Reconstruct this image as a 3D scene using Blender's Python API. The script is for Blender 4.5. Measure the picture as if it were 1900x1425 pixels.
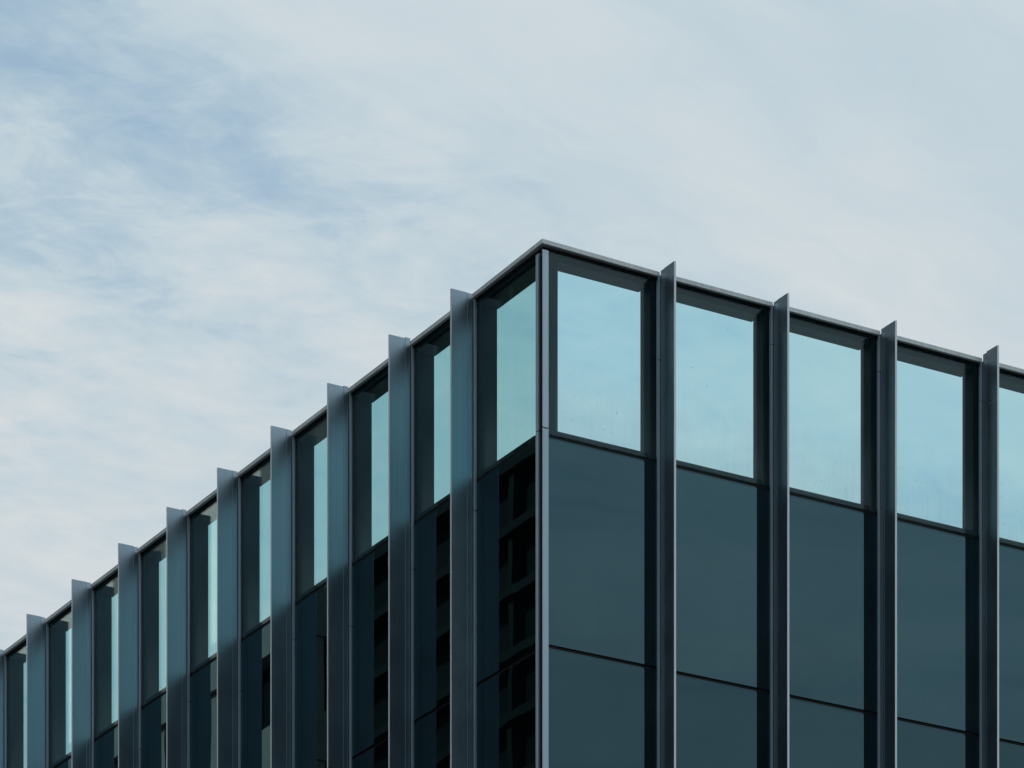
import bpy, math, random
from mathutils import Vector
random.seed(7)
sc = bpy.context.scene
for o in list(bpy.data.objects):
    bpy.data.objects.remove(o)
COL = sc.collection
TH = math.radians(30.426)          # angle between the right facade and the picture plane
EYE = 1.6                          # camera height above the pavement

# ---------------------------------------------------------------- camera
cam_d = bpy.data.cameras.new('camera'); cam = bpy.data.objects.new('camera', cam_d)
COL.objects.link(cam); sc.camera = cam
cam_d.sensor_width = 36.0
cam_d.lens = 139.96
cam_d.shift_y = 1.6227             # rising front: verticals stay vertical
cam_d.clip_start = 0.5; cam_d.clip_end = 6000
cam.location = (-22.61, -37.81, EYE)
cam.rotation_euler = (math.pi/2, 0, -TH)

# ---------------------------------------------------------------- sky, sun, exposure
SUN_EL, SUN_AZ = math.radians(36), math.radians(112)   # azimuth from -Y towards +X: both facades in view are in shade
sun_dir = Vector((math.sin(SUN_AZ)*math.cos(SUN_EL), -math.cos(SUN_AZ)*math.cos(SUN_EL), math.sin(SUN_EL)))
sd = bpy.data.lights.new('sun', 'SUN'); sd.energy = 4.0; sd.angle = math.radians(3); sd.color = (1.0, .96, .9)
so = bpy.data.objects.new('sun', sd); COL.objects.link(so)
so.rotation_euler = (-sun_dir).to_track_quat('-Z', 'Y').to_euler()

world = bpy.data.worlds.new('World'); sc.world = world; world.use_nodes = True
nt = world.node_tree; nt.nodes.clear()
class G:
    """small helper for building node graphs"""
    def __init__(s, nt): s.nt = nt
    def n(s, t, **k):
        x = s.nt.nodes.new(t)
        for a, b in k.items(): setattr(x, a, b)
        return x
    def put(s, sock, v):
        if isinstance(v, bpy.types.NodeSocket): s.nt.links.new(v, sock)
        else: sock.default_value = v
    def m(s, op, a, b=None, c=None, clamp=False):
        x = s.n('ShaderNodeMath', operation=op, use_clamp=clamp)
        s.put(x.inputs[0], a)
        if b is not None: s.put(x.inputs[1], b)
        if c is not None: s.put(x.inputs[2], c)
        return x.outputs[0]
    def mixc(s, f, a, b, blend='MIX'):
        x = s.n('ShaderNodeMix', data_type='RGBA', blend_type=blend)
        s.put(x.inputs['Factor'], f); s.put(x.inputs[6], a); s.put(x.inputs[7], b)
        return x.outputs[2]
    def xyz(s, a, b, c):
        x = s.n('ShaderNodeCombineXYZ'); s.put(x.inputs[0], a); s.put(x.inputs[1], b); s.put(x.inputs[2], c)
        return x.outputs[0]
    def noise(s, vec, scale, detail=3, rough=.5, dist=0.0):
        x = s.n('ShaderNodeTexNoise'); s.put(x.inputs['Vector'], vec)
        x.inputs['Scale'].default_value = scale; x.inputs['Detail'].default_value = detail
        x.inputs['Roughness'].default_value = rough; x.inputs['Distortion'].default_value = dist
        return x.outputs[0]
    def rng(s, v, a, b, c=0.0, d=1.0, smooth=True):
        x = s.n('ShaderNodeMapRange', interpolation_type='SMOOTHSTEP' if smooth else 'LINEAR')
        s.put(x.inputs[0], v)
        for i, q in enumerate((a, b, c, d)): x.inputs[i+1].default_value = q
        return x.outputs[0]
g = G(nt)
sky = g.n('ShaderNodeTexSky', sky_type='NISHITA')
sky.sun_disc = False; sky.sun_elevation = SUN_EL
sky.sun_rotation = math.atan2(sun_dir.x, sun_dir.y)
sky.air_density = 1.0; sky.dust_density = 1.2; sky.ozone_density = 1.5
tc = g.n('ShaderNodeTexCoord')
sep = g.n('ShaderNodeSeparateXYZ'); nt.links.new(tc.outputs['Generated'], sep.inputs[0])
z = g.m('MAXIMUM', sep.outputs[2], .07)
px = g.m('DIVIDE', sep.outputs[0], z); py = g.m('DIVIDE', sep.outputs[1], z)
# cloud-layer coordinates (flat layer overhead), turned so that one axis follows the wind streaks
cs, sn = math.cos(TH), math.sin(TH)
u = g.m('SUBTRACT', g.m('MULTIPLY', px, cs), g.m('MULTIPLY', py, sn))
v = g.m('ADD', g.m('MULTIPLY', px, sn), g.m('MULTIPLY', py, cs))
al = g.m('ADD', g.m('MULTIPLY', u, .63), g.m('MULTIPLY', v, .77))
ac = g.m('SUBTRACT', g.m('MULTIPLY', u, .77), g.m('MULTIPLY', v, .63))
P = g.xyz(u, v, 3.7)
S = g.xyz(g.m('MULTIPLY', al, .30), ac, 1.3)
warp = g.m('SUBTRACT', g.noise(P, 5.5, 3, .55), .5)
acw = g.m('ADD', ac, g.m('MULTIPLY', warp, .16))
lane = g.m('MULTIPLY', g.rng(g.m('ABSOLUTE', g.m('ADD', acw, 1.435)), .01, .15, 1, 0),
           g.rng(al, 1.25, 1.80, 1.0, .22))
ripple = g.noise(P, 16, 5, .60, .7)
fine = g.noise(g.xyz(g.m('MULTIPLY', al, .55), ac, 9.1), 40, 3, .55)
streak = g.noise(S, 6.5, 4, .5, .2)
rip_amt = g.m('MULTIPLY', g.rng(ac, -1.42, -1.28, 1.30, .16), g.rng(al, 1.62, 1.85, 1.0, .55))
dens = g.m('ADD', .73, g.m('MULTIPLY', g.m('SUBTRACT', streak, .5), 1.25))
dens = g.m('SUBTRACT', dens, g.m('MULTIPLY', lane, .42))
dens = g.m('ADD', dens, g.m('MULTIPLY', g.m('SUBTRACT', ripple, .5), rip_amt))
dens = g.m('ADD', dens, g.m('MULTIPLY', g.m('SUBTRACT', fine, .5), g.m('MULTIPLY', rip_amt, .42)))
dens = g.m('ADD', dens, g.m('MULTIPLY', g.rng(g.m('ABSOLUTE', g.m('ADD', acw, 1.25)), 0, .07, 1, 0), .24))
fil = g.noise(g.xyz(g.m('MULTIPLY', u, .6), v, 5.2), 15, 3, .55, .5)
ridge = g.m('POWER', g.m('SUBTRACT', 1.0, g.m('ABSOLUTE', g.m('MULTIPLY_ADD', fil, 2.0, -1.0)), clamp=True), 2.2)
dens = g.m('ADD', dens, g.m('MULTIPLY', g.m('SUBTRACT', ridge, .60), g.m('MULTIPLY', rip_amt, .24)))
wisp = g.noise(g.xyz(g.m('MULTIPLY', al, .20), acw, 2.9), 24, 4, .62, .3)
dens = g.m('ADD', dens, g.m('MULTIPLY', g.m('SUBTRACT', wisp, .5), .58))
dens = g.m('ADD', dens, g.rng(v, 2.28, 2.75, 0, .12))
lane2 = g.m('MULTIPLY', g.rng(g.m('ABSOLUTE', g.m('ADD', acw, 1.60)), .0, .08, 1, 0), .17)
dens = g.m('SUBTRACT', dens, lane2)
dens = g.rng(dens, .0, 1.2, 0, 1, False)
# thicker cloud reads a little warmer and brighter
cloud_c = g.mixc(dens, (3.60, 5.38, 6.48, 1), g.mixc(g.rng(sep.outputs[2], .30, .46, 0, 1), (6.95, 7.20, 7.25, 1), (6.52, 7.12, 7.42, 1)))
col = g.mixc(g.rng(dens, -.25, .55, .35, 1, False), sky.outputs[0], cloud_c)
bg = g.n('ShaderNodeBackground'); nt.links.new(col, bg.inputs[0]); bg.inputs[1].default_value = .1
wo = g.n('ShaderNodeOutputWorld'); nt.links.new(bg.outputs[0], wo.inputs[0])

vs = sc.view_settings
vs.view_transform = 'Standard'; vs.look = 'None'; vs.exposure = 0.0; vs.gamma = 1.0; vs.use_curve_mapping = False
sc.cycles.max_bounces = 12; sc.cycles.transparent_max_bounces = 16; sc.cycles.glossy_bounces = 6
sc.cycles.caustics_reflective = False

# ---------------------------------------------------------------- materials
def new_mat(name):
    m = bpy.data.materials.new(name); m.use_nodes = True
    m.node_tree.nodes.clear()
    return m, G(m.node_tree)
def principled(g, **k):
    b = g.n('ShaderNodeBsdfPrincipled')
    for a, v in k.items(): g.put(b.inputs[a], v)
    return b
def out(g, s):
    o = g.n('ShaderNodeOutputMaterial'); g.nt.links.new(s, o.inputs[0])

def metal(name, col, rough, metallic, streak=.18, bump=.02, spec=.5):
    """weathered painted aluminium: vertical run-off streaks, faint blotches, small scuffs"""
    m, g = new_mat(name)
    tc = g.n('ShaderNodeTexCoord'); geo = g.n('ShaderNodeNewGeometry')
    oi = g.n('ShaderNodeObjectInfo')
    sp = g.n('ShaderNodeSeparateXYZ'); g.nt.links.new(geo.outputs['Position'], sp.inputs[0])
    st = g.noise(g.xyz(g.m('MULTIPLY', sp.outputs[0], 40), g.m('MULTIPLY', sp.outputs[1], 40), g.m('MULTIPLY', sp.outputs[2], .6)), 1.0, 4, .6)
    bl = g.noise(geo.outputs['Position'], 1.7, 4, .6)
    f = g.m('ADD', g.m('MULTIPLY', g.m('SUBTRACT', st, .5), streak*2), g.m('MULTIPLY', g.m('SUBTRACT', bl, .5), streak*1.6))
    f = g.m('ADD', f, g.m('MULTIPLY', g.m('SUBTRACT', oi.outputs['Random'], .5), .12))
    f = g.m('ADD', 1.0, f)
    c = g.mixc(1.0, (*col, 1), g.xyz(f, f, f), 'MULTIPLY')
    sc_ = g.rng(g.noise(geo.outputs['Position'], 60, 2, .5), .69, .74, 0, 1)
    sc_ = g.m('MULTIPLY', sc_, g.rng(bl, .56, .68, 0, .45))
    c = g.mixc(sc_, c, (.03, .035, .04, 1))
    r = g.m('ADD', rough, g.m('MULTIPLY', g.m('SUBTRACT', bl, .5), .25))
    b = principled(g, **{'Base Color': c, 'Roughness': r, 'Metallic': metallic, 'Specular IOR Level': spec})
    bp = g.n('ShaderNodeBump'); bp.inputs['Strength'].default_value = bump; bp.inputs['Distance'].default_value = .02
    g.put(bp.inputs['Height'], g.noise(geo.outputs['Position'], 5, 3, .5)); g.nt.links.new(bp.outputs[0], b.inputs['Normal'])
    out(g, b.outputs[0]); return m

def schlick(g, r0, power=4.0):
    lw = g.n('ShaderNodeLayerWeight'); lw.inputs[0].default_value = .5   # facing = 1-cos at blend .5
    return g.m('ADD', r0, g.m('MULTIPLY', 1-r0, g.m('POWER', lw.outputs['Facing'], power)), clamp=True)

def pane_normal(g, amount):
    """roller-wave and pillowing of tempered glass, different in each pane"""
    geo = g.n('ShaderNodeNewGeometry'); oi = g.n('ShaderNodeObjectInfo')
    off = g.n('ShaderNodeVectorMath', operation='ADD'); g.nt.links.new(geo.outputs['Position'], off.inputs[0])
    g.put(off.inputs[1], g.xyz(g.m('MULTIPLY', oi.outputs['Random'], 37), g.m('MULTIPLY', oi.outputs['Random'], 91), 0))
    bp = g.n('ShaderNodeBump'); bp.inputs['Strength'].default_value = amount; bp.inputs['Distance'].default_value = .05
    g.put(bp.inputs['Height'], g.noise(off.outputs[0], 1.1, 1, .4))
    return bp.outputs[0]

def dirt_masks(g, zb, hgt):
    """rain-splashed dust rising from the lower edge, thin vertical runs, specks"""
    geo = g.n('ShaderNodeNewGeometry')
    sp = g.n('ShaderNodeSeparateXYZ'); g.nt.links.new(geo.outputs['Position'], sp.inputs[0])
    h = g.m('DIVIDE', g.m('SUBTRACT', sp.outputs[2], zb), hgt)
    runs = g.noise(g.xyz(g.m('MULTIPLY', sp.outputs[0], 22), g.m('MULTIPLY', sp.outputs[1], 22), g.m('MULTIPLY', sp.outputs[2], .8)), 1, 3, .6)
    blot = g.noise(geo.outputs['Position'], 2.6, 4, .6)
    film = g.m('MULTIPLY', g.rng(g.m('ADD', h, g.m('MULTIPLY', g.m('SUBTRACT', blot, .5), .5)), -.05, .50, 1, 0), g.m('ADD', .45, g.m('MULTIPLY', runs, .8)))
    film = g.m('ADD', film, g.m('MULTIPLY', g.rng(runs, .58, .78, 0, 1), .10))
    vo = g.n('ShaderNodeTexVoronoi'); vo.inputs['Scale'].default_value = 26
    g.put(vo.inputs['Vector'], geo.outputs['Position'])
    wn = g.n('ShaderNodeTexWhiteNoise'); g.nt.links.new(vo.outputs['Position'], wn.inputs[0])
    keep = g.m('LESS_THAN', wn.outputs[0], g.rng(h, 0, .4, .09, .006))
    speck = g.m('MULTIPLY', g.rng(vo.outputs['Distance'], .10, .20, 1, 0), keep)
    return film, speck

def make_glass(name, tint, r0, refl, zb, hgt, wave, film_amt):
    m, g = new_mat(name)
    nrm = pane_normal(g, wave)
    film, speck = dirt_masks(g, zb, hgt)
    lw = g.n('ShaderNodeLayerWeight'); lw.inputs[0].default_value = .5; oi = g.n('ShaderNodeObjectInfo')
    tr = g.n('ShaderNodeBsdfTransparent')
    pv = g.m('ADD', .975, g.m('MULTIPLY', oi.outputs['Random'], .045))
    tcol = (g.mixc(g.rng(lw.outputs['Facing'], .2, .6, 0, 1, False), (*tint, 1), (tint[0]*.82, tint[1]*.93, tint[2]*.92, 1)))
    g.put(tr.inputs[0], g.mixc(1.0, tcol, g.xyz(pv, g.m('MULTIPLY_ADD', pv, .5, .5), 1.0), 'MULTIPLY'))
    gl = g.n('ShaderNodeBsdfGlossy'); gl.inputs['Color'].default_value = (*refl, 1); gl.inputs['Roughness'].default_value = .012
    g.nt.links.new(nrm, gl.inputs['Normal'])
    mx = g.n('ShaderNodeMixShader'); g.put(mx.inputs[0], schlick(g, r0)); g.nt.links.new(tr.outputs[0], mx.inputs[1]); g.nt.links.new(gl.outputs[0], mx.inputs[2])
    df = g.n('ShaderNodeBsdfDiffuse'); df.inputs[0].default_value = (.42, .54, .56, 1)
    tl = g.n('ShaderNodeBsdfTranslucent'); tl.inputs[0].default_value = (.48, .60, .61, 1)
    dm = g.n('ShaderNodeMixShader'); dm.inputs[0].default_value = .6; g.nt.links.new(df.outputs[0], dm.inputs[1]); g.nt.links.new(tl.outputs[0], dm.inputs[2])
    m2 = g.n('ShaderNodeMixShader'); g.put(m2.inputs[0], g.m('MULTIPLY', film, film_amt)); g.nt.links.new(mx.outputs[0], m2.inputs[1]); g.nt.links.new(dm.outputs[0], m2.inputs[2])
    dk = g.n('ShaderNodeBsdfDiffuse'); dk.inputs[0].default_value = (.05, .06, .06, 1)
    m3 = g.n('ShaderNodeMixShader'); g.put(m3.inputs[0], g.m('MULTIPLY', speck, .55)); g.nt.links.new(m2.outputs[0], m3.inputs[1]); g.nt.links.new(dk.outputs[0], m3.inputs[2])
    out(g, m3.outputs[0]); return m

def make_spandrel(name, body, r0, refl, zb, hgt, wave):
    m, g = new_mat(name)
    nrm = pane_normal(g, wave)
    film, speck = dirt_masks(g, zb, hgt)
    geo = g.n('ShaderNodeNewGeometry'); oi = g.n('ShaderNodeObjectInfo')
    bl = g.noise(geo.outputs['Position'], 1.3, 4, .6)
    f = g.m('ADD', .86, g.m('ADD', g.m('MULTIPLY', bl, .25), g.m('MULTIPLY', oi.outputs['Random'], .10)))
    c = g.mixc(1.0, (*body, 1), g.xyz(f, f, f), 'MULTIPLY')
    c = g.mixc(g.m('MULTIPLY', film, .02), c, (.10, .13, .13, 1))
    c = g.mixc(g.m('MULTIPLY', speck, .35), c, (.01, .012, .012, 1))
    df = g.n('ShaderNodeBsdfDiffuse'); g.put(df.inputs[0], c)
    gl = g.n('ShaderNodeBsdfGlossy'); gl.inputs['Roughness'].default_value = .006
    rf = g.m('SUBTRACT', g.m('ADD', .95, g.m('MULTIPLY', oi.outputs['Random'], .13)), g.m('ADD', g.m('MULTIPLY', film, .10), g.m('MULTIPLY', g.noise(geo.outputs['Position'], .9, 4, .55), .16)))
    g.put(gl.inputs['Color'], g.mixc(1.0, (*refl, 1), g.xyz(rf, rf, rf), 'MULTIPLY'))
    g.nt.links.new(nrm, gl.inputs['Normal'])
    mx = g.n('ShaderNodeMixShader'); g.put(mx.inputs[0], schlick(g, r0)); g.nt.links.new(df.outputs[0], mx.inputs[1]); g.nt.links.new(gl.outputs[0], mx.inputs[2])
    out(g, mx.outputs[0]); return m

def plain(name, col, rough=.6, var=.25, scale=2.0, spec=.4):
    m, g = new_mat(name)
    geo = g.n('ShaderNodeNewGeometry')
    n = g.noise(geo.outputs['Position'], scale, 5, .6)
    f = g.m('ADD', 1-var/2, g.m('MULTIPLY', n, var))
    c = g.mixc(1.0, (*col, 1), g.xyz(f, f, f), 'MULTIPLY')
    b = principled(g, **{'Base Color': c, 'Roughness': rough, 'Specular IOR Level': spec})
    out(g, b.outputs[0]); return m

# heights (measured up from the camera's eye level, then lifted to the pavement)
ZC = 19.950 + EYE      # coping top
ZT = 17.851 + EYE      # joint under the top panes
ZS = 15.518 + EYE      # next joint
ROW = ZT - ZS
GAP = .012

M_fin = metal('fin_metal', (.285, .365, .425), .38, .92, .12, .004)
M_edge = metal('fin_edge_skylit', (.86, .93, .97), .42, .15, .06, .004)  # paler than the blade: sky brightness on the front edges put into the colour
M_seal = plain('sealant', (.36, .32, .27), .8)
M_cap = metal('cap_metal', (.47, .60, .69), .42, .40, .12, .004)
M_cop = metal('coping_metal', (.74, .80, .81), .60, .15, .34, .01)
M_in = metal('inner_frame_paint', (.006, .015, .019), .5, .0, .10, .005, .2)
M_strip = metal('edge_strip_metal', (.34, .40, .42), .45, .6, .10)
M_gask = plain('gasket_rubber', (.012, .011, .011), .75)
M_glass = make_glass('clear_blue_glass', (.785, .938, .963), .028, (.86, .97, 1.0), ZT, ZC-ZT, .005, .022)
M_glass_dusty = make_glass('dusty_blue_glass', (.785, .938, .963), .023, (.86, .97, 1.0), ZT, ZC-ZT, .005, .11)   # weather side
M_span = make_spandrel('spandrel_glass', (.0015, .003, .0034), .142, (.45, .85, 1.0), ZS, ROW, .012)
M_low = make_spandrel('lower_glass', (.002, .004, .0045), .104, (.44, .84, 1.0), ZS-ROW, ROW, .014)
M_roof = plain('roof_membrane', (.22, .23, .23), .9)
M_core = plain('core_wall', (.02, .025, .028), .8)
M_asph = plain('asphalt', (.05, .05, .052), .9, .4, 3)
M_white = plain('white_panel', (.80, .78, .72), .7, .12, .4)
M_conc = plain('beige_concrete', (.30, .28, .24), .85, .3, .6)
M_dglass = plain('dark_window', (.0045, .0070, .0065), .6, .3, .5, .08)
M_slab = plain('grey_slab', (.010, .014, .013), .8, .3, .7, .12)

# ---------------------------------------------------------------- geometry helpers
def mesh_obj(name, verts, faces, mat, parent=None, loc=(0, 0, 0)):
    me = bpy.data.meshes.new(name); me.from_pydata(verts, [], faces); me.update()
    me.materials.append(mat)
    o = bpy.data.objects.new(name, me); COL.objects.link(o); o.location = loc
    if parent: o.parent = parent
    return o
BF = [(0, 3, 2, 1), (4, 5, 6, 7), (0, 1, 5, 4), (1, 2, 6, 5), (2, 3, 7, 6), (3, 0, 4, 7)]
def bevel_box_mesh(name, sx, sy, sz, mat, bev):
    import bmesh
    bm = bmesh.new(); bmesh.ops.create_cube(bm, size=1.0)
    for w in bm.verts: w.co = (w.co.x*sx, w.co.y*sy, w.co.z*sz)
    bmesh.ops.bevel(bm, geom=list(bm.edges), offset=bev, segments=1, affect='EDGES')
    me = bpy.data.meshes.new(name); bm.to_mesh(me); bm.free(); me.materials.append(mat)
    return me
_cache = {}
def box(name, x0, x1, y0, y1, z0, z1, mat, parent=None, bev=0.0015):
    """axis-aligned box with hairline bevels; alike boxes share their mesh"""
    sx, sy, sz = x1-x0, y1-y0, z1-z0
    k = (name, round(sx, 4), round(sy, 4), round(sz, 4), mat.name)
    if k not in _cache: _cache[k] = bevel_box_mesh(name, sx, sy, sz, mat, min(bev, .2*min(sx, sy, sz)))
    o = bpy.data.objects.new(name, _cache[k]); COL.objects.link(o)
    o.location = ((x0+x1)/2, (y0+y1)/2, (z0+z1)/2)
    if parent:
        o.parent = parent
        p = parent
        while p:                       # parts are given in world coordinates
            o.location = o.location - Vector(p.location); p = p.parent
    return o
def fbox(side, name, s0, s1, n0, n1, z0, z1, mat, parent=None, bev=.0015):
    """box on a facade: s runs along the facade from the corner, n outward from the mullion-cap plane"""
    if side == 'R': return box(name, s0, s1, -n1, -n0, z0, z1, mat, parent, bev)
    return box(name, -n1, -n0, s0, s1, z0, z1, mat, parent, bev)
def empty(name, loc=(0, 0, 0)):
    o = bpy.data.objects.new(name, None); COL.objects.link(o); o.location = loc; return o
def tag(o, label, cat, group=None):
    o['label'] = label; o['category'] = cat
    if group: o['group'] = group

# ---------------------------------------------------------------- ground
gr = mesh_obj('ground', [(-3000, -3000, 0), (3000, -3000, 0), (3000, 3000, 0), (-3000, 3000, 0)], [(0, 1, 2, 3)], M_asph)
gr['kind'] = 'structure'

# ---------------------------------------------------------------- the office building
B = empty('office_building')
tag(B, 'dark glass office building corner with tall projecting metal fins', 'building')
FIN_T, FIN_D = .025, .281
CAPW = .045
MOD = 1.5
# measured positions of the fins along each facade, and small differences in their top height
L_off = [.009, -.024, .014, .012, .007, -.009, -.018, -.010, .021]
L_dz = [-.016, .006, -.009, .004, -.002, -.006, .010, .009, .010]
R_off = [-.025, .009, .018, -.003]
R_dz = [-.005, -.022, -.002, .031]
NL, NR = 12, 7
def get(a, i): return a[i] if i < len(a) else 0.0
Lf = [1.5676 + MOD*i + get(L_off, i) for i in range(NL)]
Rf = [1.5851 - FIN_T/2 + MOD*i + get(R_off, i) for i in range(NR)]
Z_LOW = ZS - 3*ROW                 # the facade below the frame ends on a plain plinth wall
POST_W, POST_N = .121, -.257       # inner post: half width, back plane
GL0, GL1 = -.040, -.028            # glass thickness, behind the cap plane

def fin(side, s, dz, flange_up, joint=None):
    zt = ZC + .045 + dz
    zb = Z_LOW
    if joint:
        f = fbox(side, 'fin', s-FIN_T/2, s+FIN_T/2, .075, FIN_D, zb, joint-.004, M_fin, B, .002)
        fbox(side, 'upper_plate', s-FIN_T/2, s+FIN_T/2, .075, FIN_D, joint+.004, zt, M_fin, f, .002)
    else:
        f = fbox(side, 'fin', s-FIN_T/2, s+FIN_T/2, .075, FIN_D, zb, zt, M_fin, B, .002)
    fbox(side, 'skylit_edge', s-FIN_T/2-.0004, s+FIN_T/2+.0004, FIN_D+.0003, FIN_D+.0045, zb, zt, M_edge, f, .001)  # added strip that carries the sky-lit tone of the blade's front edge
    # root flange: the strip that bolts the blade to the mullion, sometimes a little taller
    fbox(side, 'root_flange', s-FIN_T/2-.0008, s+FIN_T/2+.0008, .006, .0735, zb, zt+flange_up-.002, M_fin, f, .0015)
    return f

def mullion(side, s, cap_joint):
    # cap either side of the fin slot, in two lengths with an open joint
    for a, b in ((s-CAPW, s-FIN_T/2-.004), (s+FIN_T/2+.004, s+CAPW)):
        fbox(side, 'mullion_cap', a, b, -.028, 0, cap_joint+.004, ZC+.004, M_cap, B)
        fbox(side, 'mullion_cap', a, b, -.028, 0, Z_LOW, cap_joint-.004, M_cap, B)
    fbox(side, 'mullion_web', s-FIN_T/2-.004, s+FIN_T/2+.004, -.028, -.008, Z_LOW, ZC-.01, M_gask, B)
    fbox(side, 'mullion_head', s-CAPW-.003, s+CAPW+.003, POST_N, -.0285, ZC-.0635, ZC-.008, M_in, B)
    fbox(side, 'inner_post', s-POST_W, s+POST_W, POST_N, -.045, Z_LOW, ZC-.064, M_in, B, .004)

L_up = [-.002, .014, .013, 0, .004, .013, -.004, 0, -.003]
R_up = [-.004, -.002, 0, -.012]
RJ = [.69+ZT-.08, .93+ZT, .97+ZT-.02, .98+ZT]
rs = random.Random(3)
for i, s in enumerate(Lf):
    fin('L', s, get(L_dz, i), get(L_up, i))
    zz = ZT + rs.uniform(-.2, .9)          # old sealant left in the slot beside the blade, torn here and there
    while zz > Z_LOW + .5:
        ln = rs.uniform(.25, 1.9)
        fbox('L', 'sealant_strip', s+FIN_T/2+.0012, s+FIN_T/2+.0036, -.007, .003, zz-ln, zz, M_seal, B, .0005)
        zz -= ln + rs.uniform(.04, .22)
    mullion('L', s, ZT - .35 - .5*((i*37) % 5)/5)
rj_px = [668.7, 641.0, 691.0, 745.0]
for i, s in enumerate(Rf):
    dep = 44.06 + s*math.sin(TH)
    zj = (3795.7 - (rj_px[i] if i < 4 else 790.0))*dep/7387 + EYE
    fin('R', s, get(R_dz, i), get(R_up, i), (3795.7-757.0)*dep/7387 + EYE if i == 3 else None)
    mullion('R', s, zj)

# corner mullion: a plate on each facade with an open notch between them
ZJ = (3795.7-796)*44.1/7387 + EYE
for z0, z1 in ((Z_LOW, ZJ-.005), (ZJ+.005, ZC-.070)):
    box('corner_plate', -.012, .068, 0, .014, z0, z1, M_cap, B, .003)
    box('corner_plate', 0, .031, .115, .173, z0, z1, M_cap, B, .003)
box('corner_shade_strip', -.0135, -.0123, .003, .012, Z_LOW, ZC-.09, M_gask, B, .0003)  # dark strip laid on the plate's side, shade put into its colour
box('corner_notch', .033, .060, .034, .16, Z_LOW, ZC-.09, M_gask, B)
box('corner_post', .063, .215, .046, .215, Z_LOW, ZC-.078, M_in, B, .004)

def bay(side, s0, s1, e0, e1, idx):
    """one bay between mullions; s0/s1 glass edges, e0/e1 coping edges"""
    fbox(side, 'glass_pane', s0, s1, GL0, GL1, ZT+GAP, ZC-.052, M_glass_dusty if side == 'R' else M_glass, B, .001)
    # rails of the inner frame behind the pane
    r0, r1 = s0 + .10, s1 - .10
    fbox(side, 'top_rail', r0, r1, POST_N, -.047, ZC-.140, ZC-.053, M_in, B, .003)
    fbox(side, 'sill_rail', r0, r1, POST_N, -.0435, ZT+GAP+.001, ZT+.072, M_in, B, .003)
    # joints and panels below
    for r in range(3):
        zt = ZT - ROW*r
        fbox(side, 'gasket', s0, s1, -.060, -.048, zt-.044, zt+GAP-.001, M_gask, B)
        fbox(side, 'joint_bead', s0, s1, -.046, -.034, zt-.040, zt-.024, M_low, B)
        fbox(side, 'spandrel_panel', s0, s1, GL0, GL1, zt-ROW+GAP, zt-.042, M_span if r == 0 else M_low, B, .001)
    # thin paler strips on the two upright edges of the pane
    for a in (s0+.002, s1-.012):
        fbox(side, 'pane_edge_strip', a, a+.010, -.0275, -.018, ZT+.03, ZC-.075, M_strip, B, .001)

def coping(side, e0, e1, corner):
    rise = .022 if corner else 0.0
    n1, n0, h = .040, -.30, .047
    # profile extruded along the facade; the corner end is mitred and lifted slightly
    def pt(s, n, z): return (s, -n, z) if side == 'R' else (-n, s, z)
    vs_ = []
    for k, (s, dz) in enumerate(((e0, rise), (e1, 0))):
        for n, zz in ((n1, ZC-h), (n1, ZC), (n0, ZC-.012), (n0, ZC-h+.01)):
            ss = (-n if corner and k == 0 else s)
            vs_.append(pt(ss, n, zz+dz))
    fs = [(0, 1, 5, 4), (1, 2, 6, 5), (2, 3, 7, 6), (3, 0, 4, 7), (0, 3, 2, 1), (4, 5, 6, 7)]
    if side == 'L': fs = [tuple(reversed(f)) for f in fs]
    mesh_obj('coping', vs_, fs, M_cop, B)
    fbox(side, 'coping_shade_strip', (.0 if corner else e0), e1, -.040, -.002, ZC-.0505, ZC-.0472, M_gask, B)  # dark strip added: the shade under the coping as colour

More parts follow.
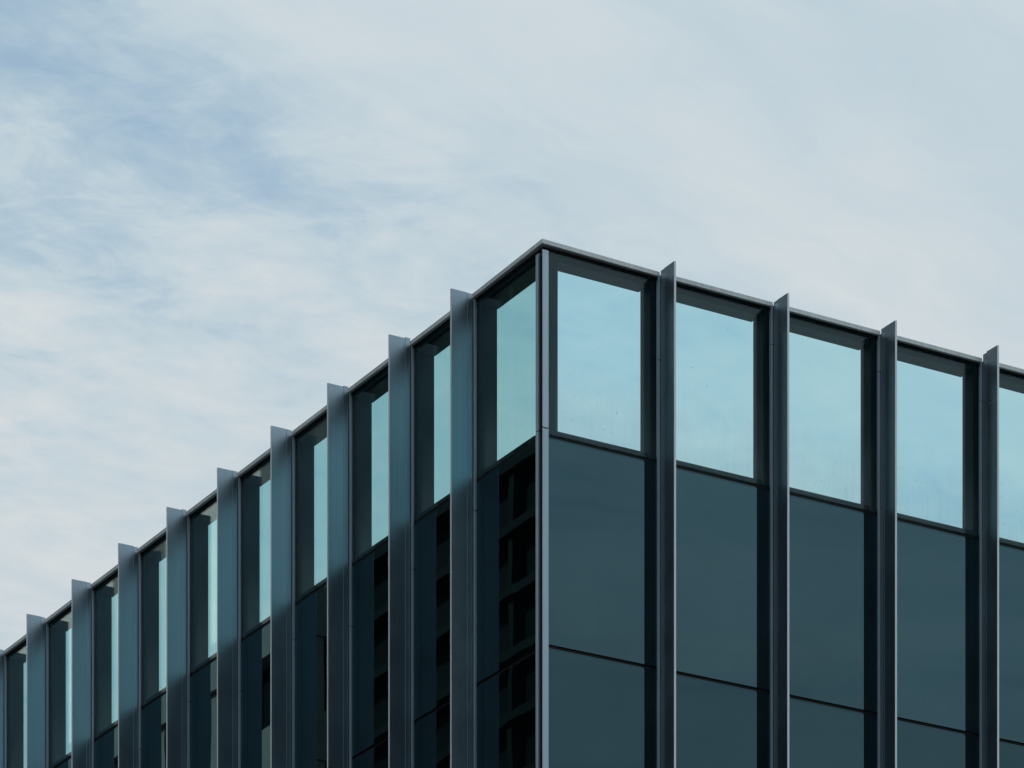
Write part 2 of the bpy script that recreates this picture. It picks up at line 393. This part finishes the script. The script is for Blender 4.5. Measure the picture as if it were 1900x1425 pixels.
for side, F in (('R', Rf), ('L', Lf)):
    for i, s in enumerate(F):
        if i == 0:
            a = .066 if side == 'R' else .170
            bay(side, a, s-CAPW+.004, 0, 0, 0); coping(side, -.04, s-CAPW-.006, True)
        else:
            p = F[i-1]
            bay(side, p+CAPW-.004, s-CAPW+.004, 0, 0, i); coping(side, p+CAPW+.006, s-CAPW-.006, False)

# core, roof and closing walls (kept inside the facade lines)
XE, YE = Rf[-1], Lf[-1]
box('roof', .30, XE, .30, YE, ZT-.30, ZT-.06, M_roof, B)
box('core_wall', .27, XE, .27, YE, 0.0, ZT-.302, M_core, B)
box('plinth', .05, XE+.02, .05, YE+.02, 0.0, Z_LOW-.02, M_slab, B)

# ---------------------------------------------------------------- buildings across the street (mirrored in the left facade)
def block(name, label, x0, x1, y0, y1, floors, fh, wall, slab, bays, dn=.45, up=.55, ph=.3, win=None):
    e = empty(name, ((x0+x1)/2, (y0+y1)/2, 0)); tag(e, label, 'building')
    box('window_wall', x0+.5, x1-.5, y0+.5, y1-.5, 0, floors*fh, win or M_dglass, e)
    for f in range(floors+1):
        box('floor_slab', x0, x1, y0, y1, max(.0, f*fh-dn), f*fh+up, slab, e)
    w = (y1-y0)/bays
    for k in range(bays+1):
        yy = min(max(y0+k*w, y0+.35), y1-.35)
        box('pier', x1-.75, x1-.15, yy-ph, yy+ph, up+.01, floors*fh-dn-.01, wall, e)
    return e
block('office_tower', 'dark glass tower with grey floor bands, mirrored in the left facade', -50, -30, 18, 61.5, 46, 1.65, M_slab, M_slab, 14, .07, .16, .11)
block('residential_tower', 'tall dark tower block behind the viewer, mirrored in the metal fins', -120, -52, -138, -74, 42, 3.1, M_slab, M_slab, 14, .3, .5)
cb = block('concrete_block', 'beige concrete block with added white panels for a sunlit top, mirrored in the far left panes', -48, -29, 61.8, 104, 12, 3.5, M_conc, M_conc, 22, .6, .8)
k = 0
yy = 62.0
while yy < 103:                       # white panels added on its roof: sunlit upper storeys put into the colour
    w = 1.6 + .9*((k*29) % 7)/7
    box('bright_panel', -30.2, -29.2, yy, yy+w, 12*3.5+.82, 12*3.5+15-2.5*((k*13) % 5)/5, M_white, cb)
    yy += w + (.35 if k % 3 else 1.3); k += 1
